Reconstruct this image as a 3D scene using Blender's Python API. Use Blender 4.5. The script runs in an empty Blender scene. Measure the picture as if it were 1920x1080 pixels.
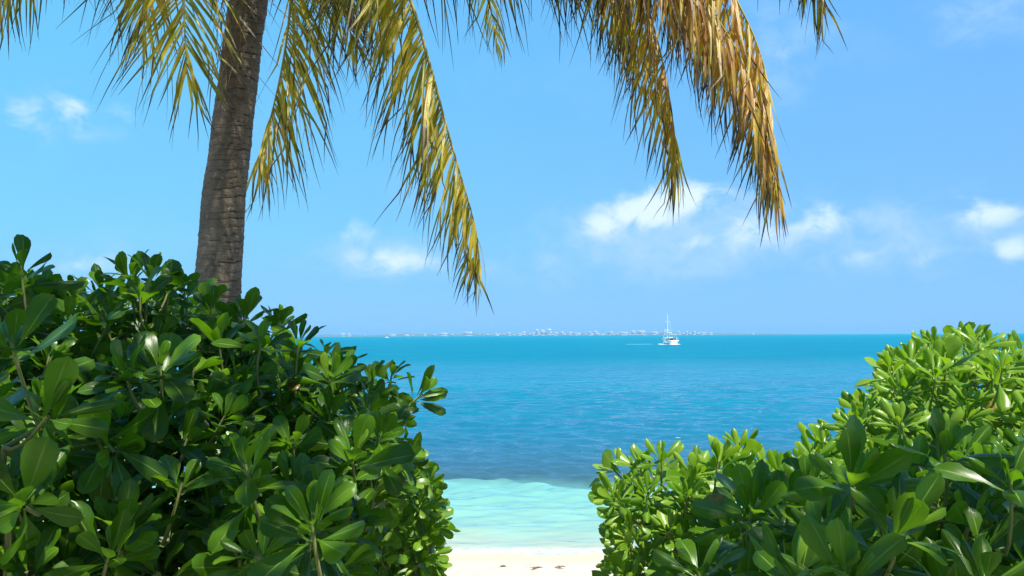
import bpy, math, random
import numpy as np
from mathutils import Vector, Matrix

random.seed(7)
RNG = np.random.default_rng(7)
scene = bpy.context.scene
COL = scene.collection

# ------------------------------------------------------------------ camera
F = 1400.0                                   # focal length in pixels of a 1920 wide frame
CAM = Vector((0.0, 0.0, 4.0))
PITCH = math.atan((629 - 540) / F)
ROLL = math.radians(-0.27)
R3 = (Matrix.Rotation(math.pi / 2 + PITCH, 3, 'X') @ Matrix.Rotation(ROLL, 3, 'Z'))
cd = bpy.data.cameras.new('camera')
cd.sensor_width = 36.0
cd.lens = 36.0 * F / 1920.0
cd.clip_start = 0.05
cd.clip_end = 60000.0
cam = bpy.data.objects.new('camera', cd)
COL.objects.link(cam)
cam.matrix_world = Matrix.Translation(CAM) @ R3.to_4x4()
scene.camera = cam
R3n = np.array(R3)
CAMn = np.array(CAM)


def P(px, py, d):
    """point of the place seen in direction (px, py) at depth d metres"""
    v = np.array(((px - 960.0) / F, -(py - 540.0) / F, -1.0)) * d
    return CAMn + R3n @ v


def project(pts):
    q = (pts - CAMn) @ R3n
    d = -q[:, 2]
    dd = np.where(d > 0.05, d, 1e9)
    return q[:, 0] / dd * F + 960.0, -q[:, 1] / dd * F + 540.0, d


# ------------------------------------------------------------------ sun, sky, exposure
SUN_EL, SUN_AZ = math.radians(65.0), math.radians(138.0)   # azimuth clockwise from the view direction (+Y)
SUN = Vector((math.sin(SUN_AZ) * math.cos(SUN_EL), math.cos(SUN_AZ) * math.cos(SUN_EL), math.sin(SUN_EL)))
sd = bpy.data.lights.new('sun', 'SUN')
sd.energy = 5.0
sd.angle = math.radians(0.53)
sd.color = (1.0, 0.95, 0.86)
sun = bpy.data.objects.new('sun', sd)
COL.objects.link(sun)
sun.rotation_euler = SUN.to_track_quat('Z', 'Y').to_euler()
sun.location = (0, 0, 50)


class NT:
    """small helper that chains shader nodes"""
    def __init__(self, tree):
        self.t = tree
        self.n = tree.nodes
        self.l = tree.links

    def node(self, kind, **kw):
        n = self.n.new(kind)
        for k, v in kw.items():
            setattr(n, k, v)
        return n

    def put(self, sock, v):
        if isinstance(v, bpy.types.NodeSocket):
            self.l.new(v, sock)
        elif v is not None:
            sock.default_value = v

    def math(self, op, a, b=None, c=None, clamp=False):
        n = self.node('ShaderNodeMath', operation=op, use_clamp=clamp)
        self.put(n.inputs[0], a)
        self.put(n.inputs[1], b)
        self.put(n.inputs[2], c)
        return n.outputs[0]

    def mix(self, f, a, b, blend='MIX'):
        n = self.node('ShaderNodeMix', data_type='RGBA', blend_type=blend)
        self.put(n.inputs[0], f)
        self.put(n.inputs[6], a)
        self.put(n.inputs[7], b)
        return n.outputs[2]

    def noise(self, vec, scale, detail=4.0, rough=0.55, dim='3D', dist=0.0):
        n = self.node('ShaderNodeTexNoise', noise_dimensions=dim)
        self.put(n.inputs['Vector'], vec)
        n.inputs['Scale'].default_value = scale
        n.inputs['Detail'].default_value = detail
        n.inputs['Roughness'].default_value = rough
        n.inputs['Distortion'].default_value = dist
        return n.outputs['Fac']

    def ramp(self, fac, stops, interp='LINEAR'):
        n = self.node('ShaderNodeValToRGB')
        cr = n.color_ramp
        cr.interpolation = interp
        while len(cr.elements) < len(stops):
            cr.elements.new(0.5)
        for e, (p, c) in zip(cr.elements, stops):
            e.position = p
            e.color = c if len(c) == 4 else (*c, 1)
        self.put(n.inputs[0], fac)
        return n.outputs[0]

    def remap(self, v, a, b, c=0.0, d=1.0, smooth=True):
        n = self.node('ShaderNodeMapRange', interpolation_type='SMOOTHSTEP' if smooth else 'LINEAR')
        self.put(n.inputs[0], v)
        for i, x in enumerate((a, b, c, d)):
            n.inputs[i + 1].default_value = x
        return n.outputs[0]

    def vec(self, x, y, z=0.0):
        n = self.node('ShaderNodeCombineXYZ')
        for i, v in enumerate((x, y, z)):
            self.put(n.inputs[i], v)
        return n.outputs[0]

    def sep(self, v):
        n = self.node('ShaderNodeSeparateXYZ')
        self.put(n.inputs[0], v)
        return n.outputs

    def bump(self, h, strength=0.5, dist=0.01, normal=None):
        n = self.node('ShaderNodeBump')
        n.inputs['Strength'].default_value = strength
        n.inputs['Distance'].default_value = dist
        self.put(n.inputs['Height'], h)
        if normal is not None:
            self.put(n.inputs['Normal'], normal)
        return n.outputs[0]


world = bpy.data.worlds.new('World')
scene.world = world
world.use_nodes = True
w = NT(world.node_tree)
w.n.clear()
wout = w.node('ShaderNodeOutputWorld')
bg = w.node('ShaderNodeBackground')
bg.inputs['Strength'].default_value = 0.06
w.l.new(bg.outputs[0], wout.inputs[0])
sky = w.node('ShaderNodeTexSky', sky_type='NISHITA')
sky.sun_disc = False
sky.sun_elevation = SUN_EL
sky.sun_rotation = SUN_AZ
sky.altitude = 0
sky.air_density = 1.0
sky.dust_density = 0.3
sky.ozone_density = 3.0
tc = w.node('ShaderNodeTexCoord')
gx, gy, gz = w.sep(tc.outputs['Generated'])
el = w.math('ARCSINE', gz)
az = w.math('ARCTAN2', gx, gy)
# the clear tropical blue of the place, a little deeper overhead
elf = w.remap(el, -0.02, 1.2, smooth=False)
tropic_a = w.ramp(elf, [(0.0, (0.21, 0.54, 1.02)), (0.12, (0.20, 0.66, 1.02)), (0.32, (0.16, 0.62, 1.02)), (1.0, (0.09, 0.38, 0.95))])
tropic_b = w.ramp(elf, [(0.0, (0.215, 0.54, 1.02)), (0.12, (0.21, 0.545, 1.02)), (0.32, (0.17, 0.50, 1.02)), (1.0, (0.09, 0.34, 0.95))])
tropic = w.mix(w.math('ADD', 0.5, w.math('MULTIPLY', w.math('SINE', az), 0.8), clamp=True), tropic_a, tropic_b)
tropic10 = w.mix(1.0, tropic, (9.6, 9.6, 9.6, 1), 'MULTIPLY')
base_sky = w.mix(0.85, sky.outputs[0], tropic10)
# cumulus and wisps, placed by azimuth and elevation
cvec = w.vec(w.math('MULTIPLY', az, 1.0), w.math('MULTIPLY', el, 1.35), 0.37)
n1 = w.noise(cvec, 20.0, 8.0, 0.60, dist=0.35)
n2 = w.noise(cvec, 5.0, 4.0, 0.5)


def cloud_mask(items):
    acc = None
    for (px, py, sx, sy, s) in items:
        a = math.atan((px - 960) / F)
        e = math.atan((629 - py) / F * math.cos(a))
        da = w.math('DIVIDE', w.math('SUBTRACT', az, a), sx / F)
        de = w.math('DIVIDE', w.math('SUBTRACT', el, e), sy / F)
        r2 = w.math('ADD', w.math('MULTIPLY', da, da), w.math('MULTIPLY', de, de))
        g = w.math('MULTIPLY', w.math('EXPONENT', w.math('MULTIPLY', r2, -1.0)), s)
        acc = g if acc is None else w.math('MAXIMUM', acc, g)
    return acc


bright = cloud_mask([(1210, 395, 95, 44, 1.05), (1285, 372, 85, 46, 1.0), (1135, 422, 55, 34, .85), (1862, 398, 62, 36, .80),
                     (1905, 472, 36, 26, .80), (735, 487, 95, 32, .78), (665, 428, 55, 28, .55), (1545, 415, 85, 44, .72),
                     (1410, 435, 100, 44, .66), (125, 198, 44, 44, .66), (25, 205, 60, 40, .62), (215, 205, 44, 34, .45),
                     (155, 490, 70, 26, .5), (480, 462, 46, 28, .5), (1620, 485, 70, 30, .45), (1745, 492, 60, 26, .45), (1310, 455, 70, 26, .6)])
soft = cloud_mask([(1290, 440, 300, 95, .85), (1700, 450, 280, 90, .62), (720, 480, 190, 60, .6), (1480, 90, 130, 120, .5),
                   (1860, 20, 130, 70, .5), (70, 205, 190, 60, .45), (80, 480, 220, 60, .45), (1050, 500, 240, 60, .5)])
cb = w.remap(w.math('ADD', bright, w.math('MULTIPLY', w.math('SUBTRACT', n1, 0.5), 1.9)), 0.26, 0.92)
cb = w.math('MULTIPLY', cb, w.remap(bright, 0.05, 0.95, 0.0, 0.95))
cs = w.remap(w.math('ADD', soft, w.math('MULTIPLY', w.math('SUBTRACT', n1, 0.5), 1.5)), 0.10, 1.1)
cs = w.math('MULTIPLY', cs, w.remap(soft, 0.02, 0.6, 0.0, 0.85))
wisp = w.math('MULTIPLY', w.remap(n2, 0.52, 0.85), w.remap(el, 0.0, 0.12, 0.0, 0.20))
c1 = w.mix(wisp, base_sky, (4.6, 7.2, 9.8, 1))
c2 = w.mix(cs, c1, (4.5, 6.8, 9.9, 1))
c3 = w.mix(cb, c2, (7.4, 9.0, 10.0, 1))
w.l.new(c3, bg.inputs['Color'])

scene.view_settings.view_transform = 'Standard'
scene.view_settings.look = 'None'
scene.view_settings.exposure = 0.9
scene.view_settings.gamma = 1.0
scene.view_settings.use_curve_mapping = False
scene.render.engine = 'CYCLES'
cy = scene.cycles
cy.max_bounces = 8
cy.diffuse_bounces = 4
cy.glossy_bounces = 3
cy.transmission_bounces = 4
cy.transparent_max_bounces = 8
cy.caustics_reflective = False
cy.caustics_refractive = False
cy.sample_clamp_indirect = 6.0
cy.use_denoising = True
cy.denoiser = 'OPENIMAGEDENOISE'
cy.denoising_input_passes = 'RGB_ALBEDO_NORMAL'

# ------------------------------------------------------------------ mesh helpers


def np_mesh(name, verts, quads, uvs=None, tint=None, mat=None, smooth=True):
    """quads (or triangles) as numpy arrays -> mesh; uvs and tint per vertex"""
    verts = np.asarray(verts, dtype=np.float32)
    quads = np.asarray(quads, dtype=np.int32)
    k = quads.shape[1]
    me = bpy.data.meshes.new(name)
    me.vertices.add(len(verts))
    me.vertices.foreach_set('co', verts.ravel())
    me.loops.add(quads.size)
    me.loops.foreach_set('vertex_index', quads.ravel())
    me.polygons.add(len(quads))
    me.polygons.foreach_set('loop_start', np.arange(0, quads.size, k, dtype=np.int32))
    if smooth:
        me.polygons.foreach_set('use_smooth', np.ones(len(quads), dtype=bool))
    me.update(calc_edges=True)
    if uvs is not None:
        ul = me.uv_layers.new(name='UVMap')
        ul.data.foreach_set('uv', np.asarray(uvs, dtype=np.float32)[quads.ravel()].ravel())
    if tint is not None:
        at = me.attributes.new('tint', 'FLOAT', 'POINT')
        at.data.foreach_set('value', np.asarray(tint, dtype=np.float32))
    if mat is not None:
        me.materials.append(mat)
    me.validate()
    return me


def obj(name, me, parent=None):
    o = bpy.data.objects.new(name, me)
    COL.objects.link(o)
    if parent is not None:
        o.parent = parent
    return o


def thing(name, label, cat, loc=(0, 0, 0), group=None, rotz=0.0):
    o = bpy.data.objects.new(name, None)
    COL.objects.link(o)
    o.location = loc
    o.rotation_euler = (0, 0, rotz)
    o.empty_display_size = 0.1
    o['label'] = label
    o['category'] = cat
    if group:
        o['group'] = group
    return o


def tag(o, label=None, cat=None, group=None, kind=None):
    for k, v in (('label', label), ('category', cat), ('group', group), ('kind', kind)):
        if v:
            o[k] = v
    return o


def material(name):
    m = bpy.data.materials.new(name)
    m.use_nodes = True
    t = NT(m.node_tree)
    t.n.clear()
    t.out = t.node('ShaderNodeOutputMaterial')
    return m, t


def principled(t, color, rough=0.5, spec=0.5, normal=None, **kw):
    b = t.node('ShaderNodeBsdfPrincipled')
    t.put(b.inputs['Base Color'], color)
    t.put(b.inputs['Roughness'], rough)
    b.inputs['Specular IOR Level'].default_value = spec
    if normal is not None:
        t.put(b.inputs['Normal'], normal)
    for k, v in kw.items():
        b.inputs[k.replace('_', ' ')].default_value = v
    return b


def plain(name, color, rough=0.5, spec=0.5, var=0.15, scale=3.0, metallic=0.0):
    m, t = material(name)
    geo = t.node('ShaderNodeTexCoord')
    n = t.noise(geo.outputs['Object'], scale, 4)
    c = t.mix(n, tuple(x * (1 - var) for x in color) + (1,), tuple(min(1, x * (1 + var)) for x in color) + (1,))
    b = principled(t, c, rough, spec, Metallic=metallic)
    t.l.new(b.outputs[0], t.out.inputs[0])
    return m


def grid_quads(nr, nc):
    i = np.arange(nr - 1)[:, None] * nc + np.arange(nc - 1)[None, :]
    return np.stack([i, i + 1, i + nc + 1, i + nc], -1).reshape(-1, 4)


def tube(pts, radii, seg=6):
    """tapered tube along pts; returns verts, quads, v-coordinate"""
    pts = np.asarray(pts, float)
    n = len(pts)
    tan = np.gradient(pts, axis=0)
    tan /= np.linalg.norm(tan, axis=1)[:, None] + 1e-9
    ref = np.array((0.31, 0.2, 0.93)) if abs(tan[0][2]) < 0.8 else np.array((0.95, 0.25, 0.1))
    a = np.cross(tan, ref)
    a /= np.linalg.norm(a, axis=1)[:, None] + 1e-9
    b = np.cross(tan, a)
    th = np.linspace(0, 2 * np.pi, seg, endpoint=False)
    ring = (a[:, None, :] * np.cos(th)[None, :, None] + b[:, None, :] * np.sin(th)[None, :, None])
    v = pts[:, None, :] + ring * np.asarray(radii)[:, None, None]
    q = []
    for i in range(n - 1):
        for j in range(seg):
            k = (j + 1) % seg
            q.append((i * seg + j, i * seg + k, (i + 1) * seg + k, (i + 1) * seg + j))
    return v.reshape(-1, 3), np.array(q), np.repeat(np.linspace(0, 1, n), seg)


class Join:
    """collects verts/quads and builds one mesh"""
    def __init__(self):
        self.v, self.q, self.u, self.t, self.n = [], [], [], [], 0

    def add(self, v, q, uv=None, tint=0.0):
        self.v.append(v)
        self.q.append(np.asarray(q) + self.n)
        self.u.append(uv if uv is not None else np.zeros((len(v), 2)))
        self.t.append(np.full(len(v), tint) if np.isscalar(tint) else tint)
        self.n += len(v)
        return self

    def box(self, c, s, tint=0.0):
        c = np.array(c, float)
        s = np.array(s, float) / 2
        v = np.array([(x, y, z) for x in (-1, 1) for y in (-1, 1) for z in (-1, 1)], float) * s + c
        q = [(0, 1, 3, 2), (4, 6, 7, 5), (0, 4, 5, 1), (2, 3, 7, 6), (0, 2, 6, 4), (1, 5, 7, 3)]
        return self.add(v, q, tint=tint)

    def mesh(self, name, mat, smooth=True):
        return np_mesh(name, np.concatenate(self.v), np.concatenate(self.q), np.concatenate(self.u), np.concatenate(self.t), mat, smooth)


def catmull(pts, n):
    pts = np.asarray(pts, float)
    p = np.vstack([2 * pts[0] - pts[1], pts, 2 * pts[-1] - pts[-2]])
    seg = np.linalg.norm(np.diff(pts, axis=0), axis=1)
    cum = np.concatenate([[0], np.cumsum(seg)])
    out = []
    for s in np.linspace(0, cum[-1], n):
        i = min(len(seg) - 1, max(0, np.searchsorted(cum, s, 'right') - 1))
        t = (s - cum[i]) / seg[i]
        a, b, c, d = p[i], p[i + 1], p[i + 2], p[i + 3]
        out.append(0.5 * (2 * b + (c - a) * t + (2 * a - 5 * b + 4 * c - d) * t * t + (3 * b - a - 3 * c + d) * t ** 3))
    return np.array(out)


def unit(v):
    v = np.asarray(v, float)
    return v / (np.linalg.norm(v) + 1e-12)


# ------------------------------------------------------------------ the beach
SHORE = 14.05


def sand_z(y):
    ys = [-60, 3.5, 5.5, 8.0, 10.0, 11.9, 12.72, 12.98, SHORE, 16.0, 20.0, 40.0]
    zs = [2.35, 2.32, 1.85, 0.95, 0.50, 0.31, 0.235, 0.125, 0.005, -0.35, -1.3, -4.0]
    return np.interp(y, ys, zs)


def beach():
    yy = np.concatenate([np.linspace(-60, 8, 50), np.linspace(8.2, 15, 150), np.linspace(15.5, 40, 30)])
    xx = np.concatenate([np.linspace(-400, -6, 30), np.linspace(-5, 5, 160), np.linspace(6, 400, 30)])
    X, Y = np.meshgrid(xx, yy)
    wob = 0.12 * np.sin(X * 0.8 + 1) + 0.05 * np.sin(X * 2.3)
    Z = sand_z(Y + wob)
    dry = np.clip((13.0 - Y) / 0.5, 0, 1)
    for k in range(26):
        a = RNG.uniform(0, np.pi)
        f = RNG.uniform(3, 16)
        Z = Z + dry * 0.010 / (1 + f * 0.08) * np.sin(f * (X * np.cos(a) + Y * np.sin(a)) + RNG.uniform(0, 6))
    m, t = material('pale_coral_sand')
    geo = t.node('ShaderNodeNewGeometry')
    pos = geo.outputs['Position']
    x, y, z = t.sep(pos)
    n_big = t.noise(pos, 1.1, 5)
    n_fine = t.noise(pos, 60, 3)
    c = t.mix(n_big, (0.39, 0.325, 0.255, 1), (0.47, 0.405, 0.335, 1))
    c = t.mix(t.remap(n_fine, 0.62, 0.8, 0, 0.35), c, (0.45, 0.36, 0.27, 1))
    # the strip that the waves keep wet is darker and glossier sand
    wet = t.remap(t.math('ADD', z, t.math('MULTIPLY', n_big, -0.05)), 0.115, 0.03)
    c = t.mix(wet, c, (0.46, 0.38, 0.26, 1))
    nrm = t.bump(t.math('ADD', n_fine, t.noise(pos, 14, 4)), 0.5, 0.012)
    b = principled(t, c, t.math('SUBTRACT', 0.9, t.math('MULTIPLY', wet, 0.4)), 0.3, nrm)
    t.l.new(b.outputs[0], t.out.inputs[0])
    me = np_mesh('beach', np.stack([X, Y, Z], -1).reshape(-1, 3), grid_quads(len(yy), len(xx)), mat=m)
    o = obj('beach', me)
    tag(o, 'pale pinkish coral sand sloping down to the water', kind='structure')


beach()


# ------------------------------------------------------------------ the sea
def sea():
    ys = [SHORE - 1.2]
    while ys[-1] < 16000:
        y = ys[-1]
        ys.append(y + max(0.045, y * y * 0.000115 if y < 200 else y * 0.023))
    ys = np.array(ys)
    u = np.linspace(-1, 1, 420)
    u = np.sign(u) * (0.62 * np.abs(u) + 0.38 * np.abs(u) ** 4)
    Y = np.repeat(ys[:, None], len(u), 1)
    X = u[None, :] * (Y * 1.15 + 6.0)
    step = np.gradient(ys)[:, None] * 1.0
    stepx = np.maximum(step, np.gradient(u).min() * (Y * 1.15 + 6.0))
    Z = np.zeros_like(Y)
    depth = np.clip((Y - SHORE + 0.5) / 7.0, 0.06, 1.0)
    r = np.random.default_rng(3)
    for k in range(70):
        lam = 0.20 * (10 ** r.uniform(0, 1))
        a = r.normal(1.35, 0.42)                         # travel roughly towards the beach
        amp = 0.0082 * lam ** 0.8
        kx, ky = math.cos(a) * 2 * math.pi / lam, math.sin(a) * 2 * math.pi / lam
        fade = np.clip((lam / np.maximum(stepx, step) - 2.5) / 3.0, 0, 1)
        ph = kx * X + ky * Y + r.uniform(0, 6.28) + 0.6 * np.sin(0.35 * X / lam ** 0.5 + r.uniform(0, 6)) + 0.5 * np.sin(0.23 * Y / lam ** 0.5 + r.uniform(0, 6))
        s = np.sin(ph)
        Z += amp * fade * depth * (s + 0.25 * np.cos(2 * ph))
    m, t = material('tropical_sea_water')
    geo = t.node('ShaderNodeNewGeometry')
    pos = geo.outputs['Position']
    x, y, z = t.sep(pos)
    wob = t.math('MULTIPLY', t.math('SUBTRACT', t.noise(t.vec(x, t.math('MULTIPLY', y, 0.6)), 0.35, 4), 0.5), 1.3)
    yb = t.math('ADD', y, t.math('ADD', wob, t.math('MULTIPLY', x, 0.12)))
    # depth of the bottom: white sand shallows, a bank of sea grass, then deeper blue
    ylog = t.math('LOGARITHM', t.math('MAXIMUM', yb, 1.0), 10.0)
    stops = [(13.3, (0.38, 0.34, 0.25)), (14.5, (0.29, 0.33, 0.23)), (15.8, (0.180, 0.315, 0.245)), (18.0, (0.140, 0.31, 0.258)),
             (20.35, (0.108, 0.285, 0.255)), (20.95, (0.030, 0.082, 0.105)), (24.0, (0.022, 0.088, 0.135)), (33.0, (0.008, 0.122, 0.185)),
             (60.0, (0.000, 0.148, 0.215)), (120.0, (0.000, 0.142, 0.208)), (400.0, (0.000, 0.155, 0.225)), (3000.0, (0.000, 0.185, 0.26))]
    lo, hi = math.log10(10), math.log10(4000)
    c = t.ramp(t.math('DIVIDE', t.math('SUBTRACT', ylog, lo), hi - lo), [((math.log10(a) - lo) / (hi - lo), col) for a, col in stops])
    # patches of sea grass and sand on the bottom
    patch = t.noise(t.vec(t.math('MULTIPLY', x, 0.35), y), 0.09, 5, 0.6)
    deep = t.remap(y, 21, 30)
    c = t.mix(t.math('MULTIPLY', t.remap(patch, 0.42, 0.7, 0, 0.32), deep), c, (0.006, 0.085, 0.17, 1))
    # sand ripples and caustic light, both painted into the colour of the shallows
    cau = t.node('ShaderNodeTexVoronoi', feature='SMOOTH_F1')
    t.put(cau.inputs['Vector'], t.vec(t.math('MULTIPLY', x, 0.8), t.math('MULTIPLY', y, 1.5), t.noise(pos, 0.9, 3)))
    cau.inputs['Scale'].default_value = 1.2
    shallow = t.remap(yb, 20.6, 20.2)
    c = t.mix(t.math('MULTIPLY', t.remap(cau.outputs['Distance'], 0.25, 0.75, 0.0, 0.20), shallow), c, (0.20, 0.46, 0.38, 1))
    # thin lace of foam where the water meets the sand
    fn = t.noise(t.vec(x, t.math('MULTIPLY', y, 3.0)), 5.0, 6, 0.65)
    edge = t.remap(t.math('ABSOLUTE', t.math('SUBTRACT', t.math('ADD', y, t.math('MULTIPLY', wob, 0.15)), SHORE + 0.12)), 0.30, 0.02)
    c = t.mix(t.math('MULTIPLY', edge, t.remap(fn, 0.40, 0.62, 0, 0.85)), c, (0.85, 0.86, 0.82, 1))
    # wind ripples, chop and gust lines, each scale with its own height
    def chop(scale, amp, zoff, sq=0.42, det=4):
        return t.math('MULTIPLY', t.noise(t.vec(t.math('MULTIPLY', x, sq), y, zoff), scale, det, 0.6), amp)
    h = t.math('ADD', t.math('ADD', chop(3.2, 0.09, 0.0, 0.42, 2), chop(1.1, 0.40, 2.0, 0.42, 3)), t.math('ADD', t.math('MULTIPLY', chop(0.28, 2.8, 5.0, 0.3, 4), t.remap(y, 18, 50)), t.math('MULTIPLY', chop(0.08, 5.0, 9.0, 0.25, 6), t.remap(y, 60, 250))))
    nrm = t.bump(t.math('MULTIPLY', h, t.remap(y, 19.5, 22.5, 0.35, 1.0)), 1.0, 0.55)
    gust = t.noise(t.vec(t.math('MULTIPLY', x, 0.22), y, 1.7), 0.35, 6, 0.7)
    c = t.mix(t.math('MULTIPLY', t.remap(gust, 0.45, 0.70, 0.0, 0.30), t.remap(y, 20, 26)), c, (0.004, 0.075, 0.16, 1))
    df = t.node('ShaderNodeBsdfDiffuse')
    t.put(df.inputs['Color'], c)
    t.put(df.inputs['Normal'], nrm)
    gl = t.node('ShaderNodeBsdfGlossy')
    gl.inputs['Color'].default_value = (0.75, 0.90, 1.0, 1)
    gl.inputs['Roughness'].default_value = 0.16
    t.put(gl.inputs['Normal'], nrm)
    fr = t.node('ShaderNodeFresnel')
    fr.inputs['IOR'].default_value = 1.33
    t.put(fr.inputs['Normal'], nrm)
    mx = t.node('ShaderNodeMixShader')
    # a ruffled sea never reflects like a mirror towards the horizon
    t.put(mx.inputs[0], t.math('MINIMUM', t.math('MULTIPLY', fr.outputs[0], 1.0), t.remap(y, 30, 140, 0.85, 0.12)))
    t.l.new(df.outputs[0], mx.inputs[1])
    t.l.new(gl.outputs[0], mx.inputs[2])
    t.l.new(mx.outputs[0], t.out.inputs[0])
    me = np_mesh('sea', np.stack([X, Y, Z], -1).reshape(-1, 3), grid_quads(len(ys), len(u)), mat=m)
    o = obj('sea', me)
    tag(o, 'turquoise shallows turning to deep blue sea out to the horizon', kind='structure')
    print('sea verts', len(me.vertices))


sea()

# ------------------------------------------------------------------ far shore with its white hotels
FAR = 9000.0
M_WHITE = plain('white_render', (0.47, 0.48, 0.47), 0.7, 0.2, 0.06, 0.01)
M_GREYB = plain('grey_concrete', (0.42, 0.44, 0.46), 0.8, 0.2, 0.15, 0.01)
M_SCRUB = plain('coastal_scrub', (0.10, 0.13, 0.10), 0.9, 0.1, 0.4, 0.02)


def far_shore():
    xs = np.linspace(P(560, 629, FAR)[0], P(1560, 629, FAR)[0], 500)
    r = np.random.default_rng(5)
    hgt = np.zeros_like(xs)
    for k in range(30):
        lam = 60 * 40 ** r.uniform()
        hgt += lam ** 0.45 * np.sin(xs / lam * 6.28 + r.uniform(0, 6))
    hgt = 25 + 9 * hgt / np.abs(hgt).max()
    tt = np.linspace(0, 1, len(xs))
    hgt *= np.clip(np.minimum(tt / 0.04, (1 - tt) / 0.22), 0.08, 1)
    prof = [(0, 0.0), (25, 0.12), (60, 0.75), (160, 1.0), (400, 0.9), (700, 0.0)]
    v = np.array([[(x, FAR + 30 + dy, -0.4 + h * f) for x, h in zip(xs, hgt)] for dy, f in prof]).reshape(-1, 3)
    o = obj('far_shore', np_mesh('far_shore', v, grid_quads(len(prof), len(xs)), mat=M_SCRUB))
    tag(o, 'low wooded coast on the horizon', kind='structure')


far_shore()

HOTELS = [  # centre px, width px, top py, kind, what it looks like
    (643, 7, 625, 'slab', 'low pale building beside the dark leaves at the start of the coast'),
    (655, 6, 625, 'step', 'second low pale building from the start of the coast'),
    (736, 12, 626.5, 'slab', 'long low white building behind the small motor boat'),
    (763, 9, 627, 'slab', 'faint flat building between the motor boat and a small white block'),
    (797, 5, 626, 'tower', 'small lone bright white block on the bare stretch of coast'),
    (832, 14, 624.2, 'slab', 'long flat white building on the bare stretch of coast'),
    (877, 16, 622.2, 'slab', 'wide white hotel standing alone on a rise of the coast'),
    (932, 8, 625.5, 'step', 'small stepped white hotel on the coast, next after the lone wide one'),
    (955, 6, 623.8, 'tower', 'small white tower between the stepped hotel and the tall cluster'),
    (975, 10, 625.5, 'slab', 'low white beach block in front of the pale tower'),
    (982, 7, 621.8, 'tower', 'pale tower just before the tall white cluster'),
    (1000, 6, 624.0, 'slab', 'low block at the foot of the tall white cluster'),
    (1008, 8, 617.5, 'step', 'first tall stepped tower of the tall white cluster'),
    (1017, 8, 618.4, 'tower', 'middle tower of the tall white cluster'),
    (1028, 12, 616.8, 'step', 'broad tallest tower of the tall white cluster'),
    (1042, 6, 623.0, 'tower', 'thin pale tower just after the tall white cluster'),
    (1054, 5, 621.6, 'tower', 'grey narrow tower between the two bright clusters'),
    (1069, 6, 622.6, 'tower', 'small bright tower between the two bright clusters'),
    (1082, 12, 624.4, 'slab', 'long low row between the two bright clusters'),
    (1107, 9, 622.0, 'step', 'stepped half of the second bright cluster'),
    (1118, 11, 620.8, 'step', 'taller half of the second bright cluster'),
    (1129, 7, 626.0, 'slab', 'low annex beside the second bright cluster'),
    (1144, 9, 621.6, 'tower', 'grey white tower after the second bright cluster'),
    (1168, 16, 622.6, 'slab', 'long white hotel with sloping end on the coast before the sailing boat'),
    (1187, 7, 620.2, 'tower', 'short white tower beside the long sloping hotel'),
    (1202, 13, 619.8, 'slab', 'flat roofed white hotel nearest before the sailing boat mast'),
    (1226, 12, 622.0, 'slab', 'pale low hotel just before the sailing boat mast'),
    (1247, 8, 621.0, 'step', 'white hotel directly behind the sailing boat mast'),
    (1272, 7, 620.8, 'step', 'bright white hotel first after the sailing boat mast'),
    (1286, 4, 621.0, 'tower', 'thin white tower second after the sailing boat mast'),
    (1300, 6, 621.6, 'step', 'white hotel third after the sailing boat mast'),
    (1317, 10, 623.0, 'slab', 'grey flat building fourth after the sailing boat mast'),
    (1331, 8, 623.6, 'slab', 'grey low building fifth after the sailing boat mast'),
    (1410, 4, 624.4, 'tower', 'small lone building near the low end of the coast'),
]


def hotels():
    r = random.Random(11)
    k = FAR / F
    for (px, wpx, top, kind, label) in HOTELS:
        wid = wpx * k
        hor = 629 - (px - 960) * math.tan(math.radians(0.27))
        h = (hor - top) * k + 4
        x0 = P(px, hor, FAR)[0]
        t = thing('hotel_building', label, 'building', (x0, FAR + r.uniform(-20, 20), 0.0), 'white buildings along the far shore')
        mat = M_GREYB if 'grey' in label else M_WHITE
        dep = r.uniform(25, 50)
        obj('podium', Join().box((0, 0, 3.5), (wid * 1.08, dep * 1.25, 9)).mesh('podium', M_WHITE, False), t)
        z0 = 8.0
        if kind == 'tower':
            obj('wall', Join().box((0, 0, (h + z0) / 2), (wid * 0.92, dep, h - z0)).mesh('wall', mat, False), t)
            obj('roof', Join().box((wid * 0.1, 0, h + 2.5), (wid * 0.45, dep * 0.5, 5)).mesh('roof', mat, False), t)
        elif kind == 'slab':
            obj('wall', Join().box((0, 0, (h + z0) / 2), (wid, dep, h - z0)).mesh('wall', mat, False), t)
            obj('roof', Join().box((-wid * 0.2, 0, h + 1.6), (wid * 0.3, dep * 0.6, 3.2)).mesh('roof', mat, False), t)
        else:
            s = r.choice((-1, 1))
            obj('wall', Join().box((0, 0, (h * 0.6 + z0) / 2), (wid, dep, max(2, h * 0.6 - z0))).box((s * wid * 0.14, 0, h * 0.8), (wid * 0.62, dep * 0.9, h * 0.4)).mesh('wall', mat, False), t)
            obj('roof', Join().box((s * wid * 0.2, 0, h + 2), (wid * 0.25, dep * 0.4, 4)).mesh('roof', mat, False), t)
        g = Join()
        nf = max(1, int((h - z0) / 6))
        for f in range(nf):
            g.box((0, -dep / 2 - 0.3, z0 + (f + 0.5) * (h * (0.58 if kind == 'step' else 0.98) - z0) / nf), (wid * 0.8, 0.5, 1.6))
        obj('balcony_band', g.mesh('balcony_band', M_GREYB, False), t)


hotels()


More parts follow.
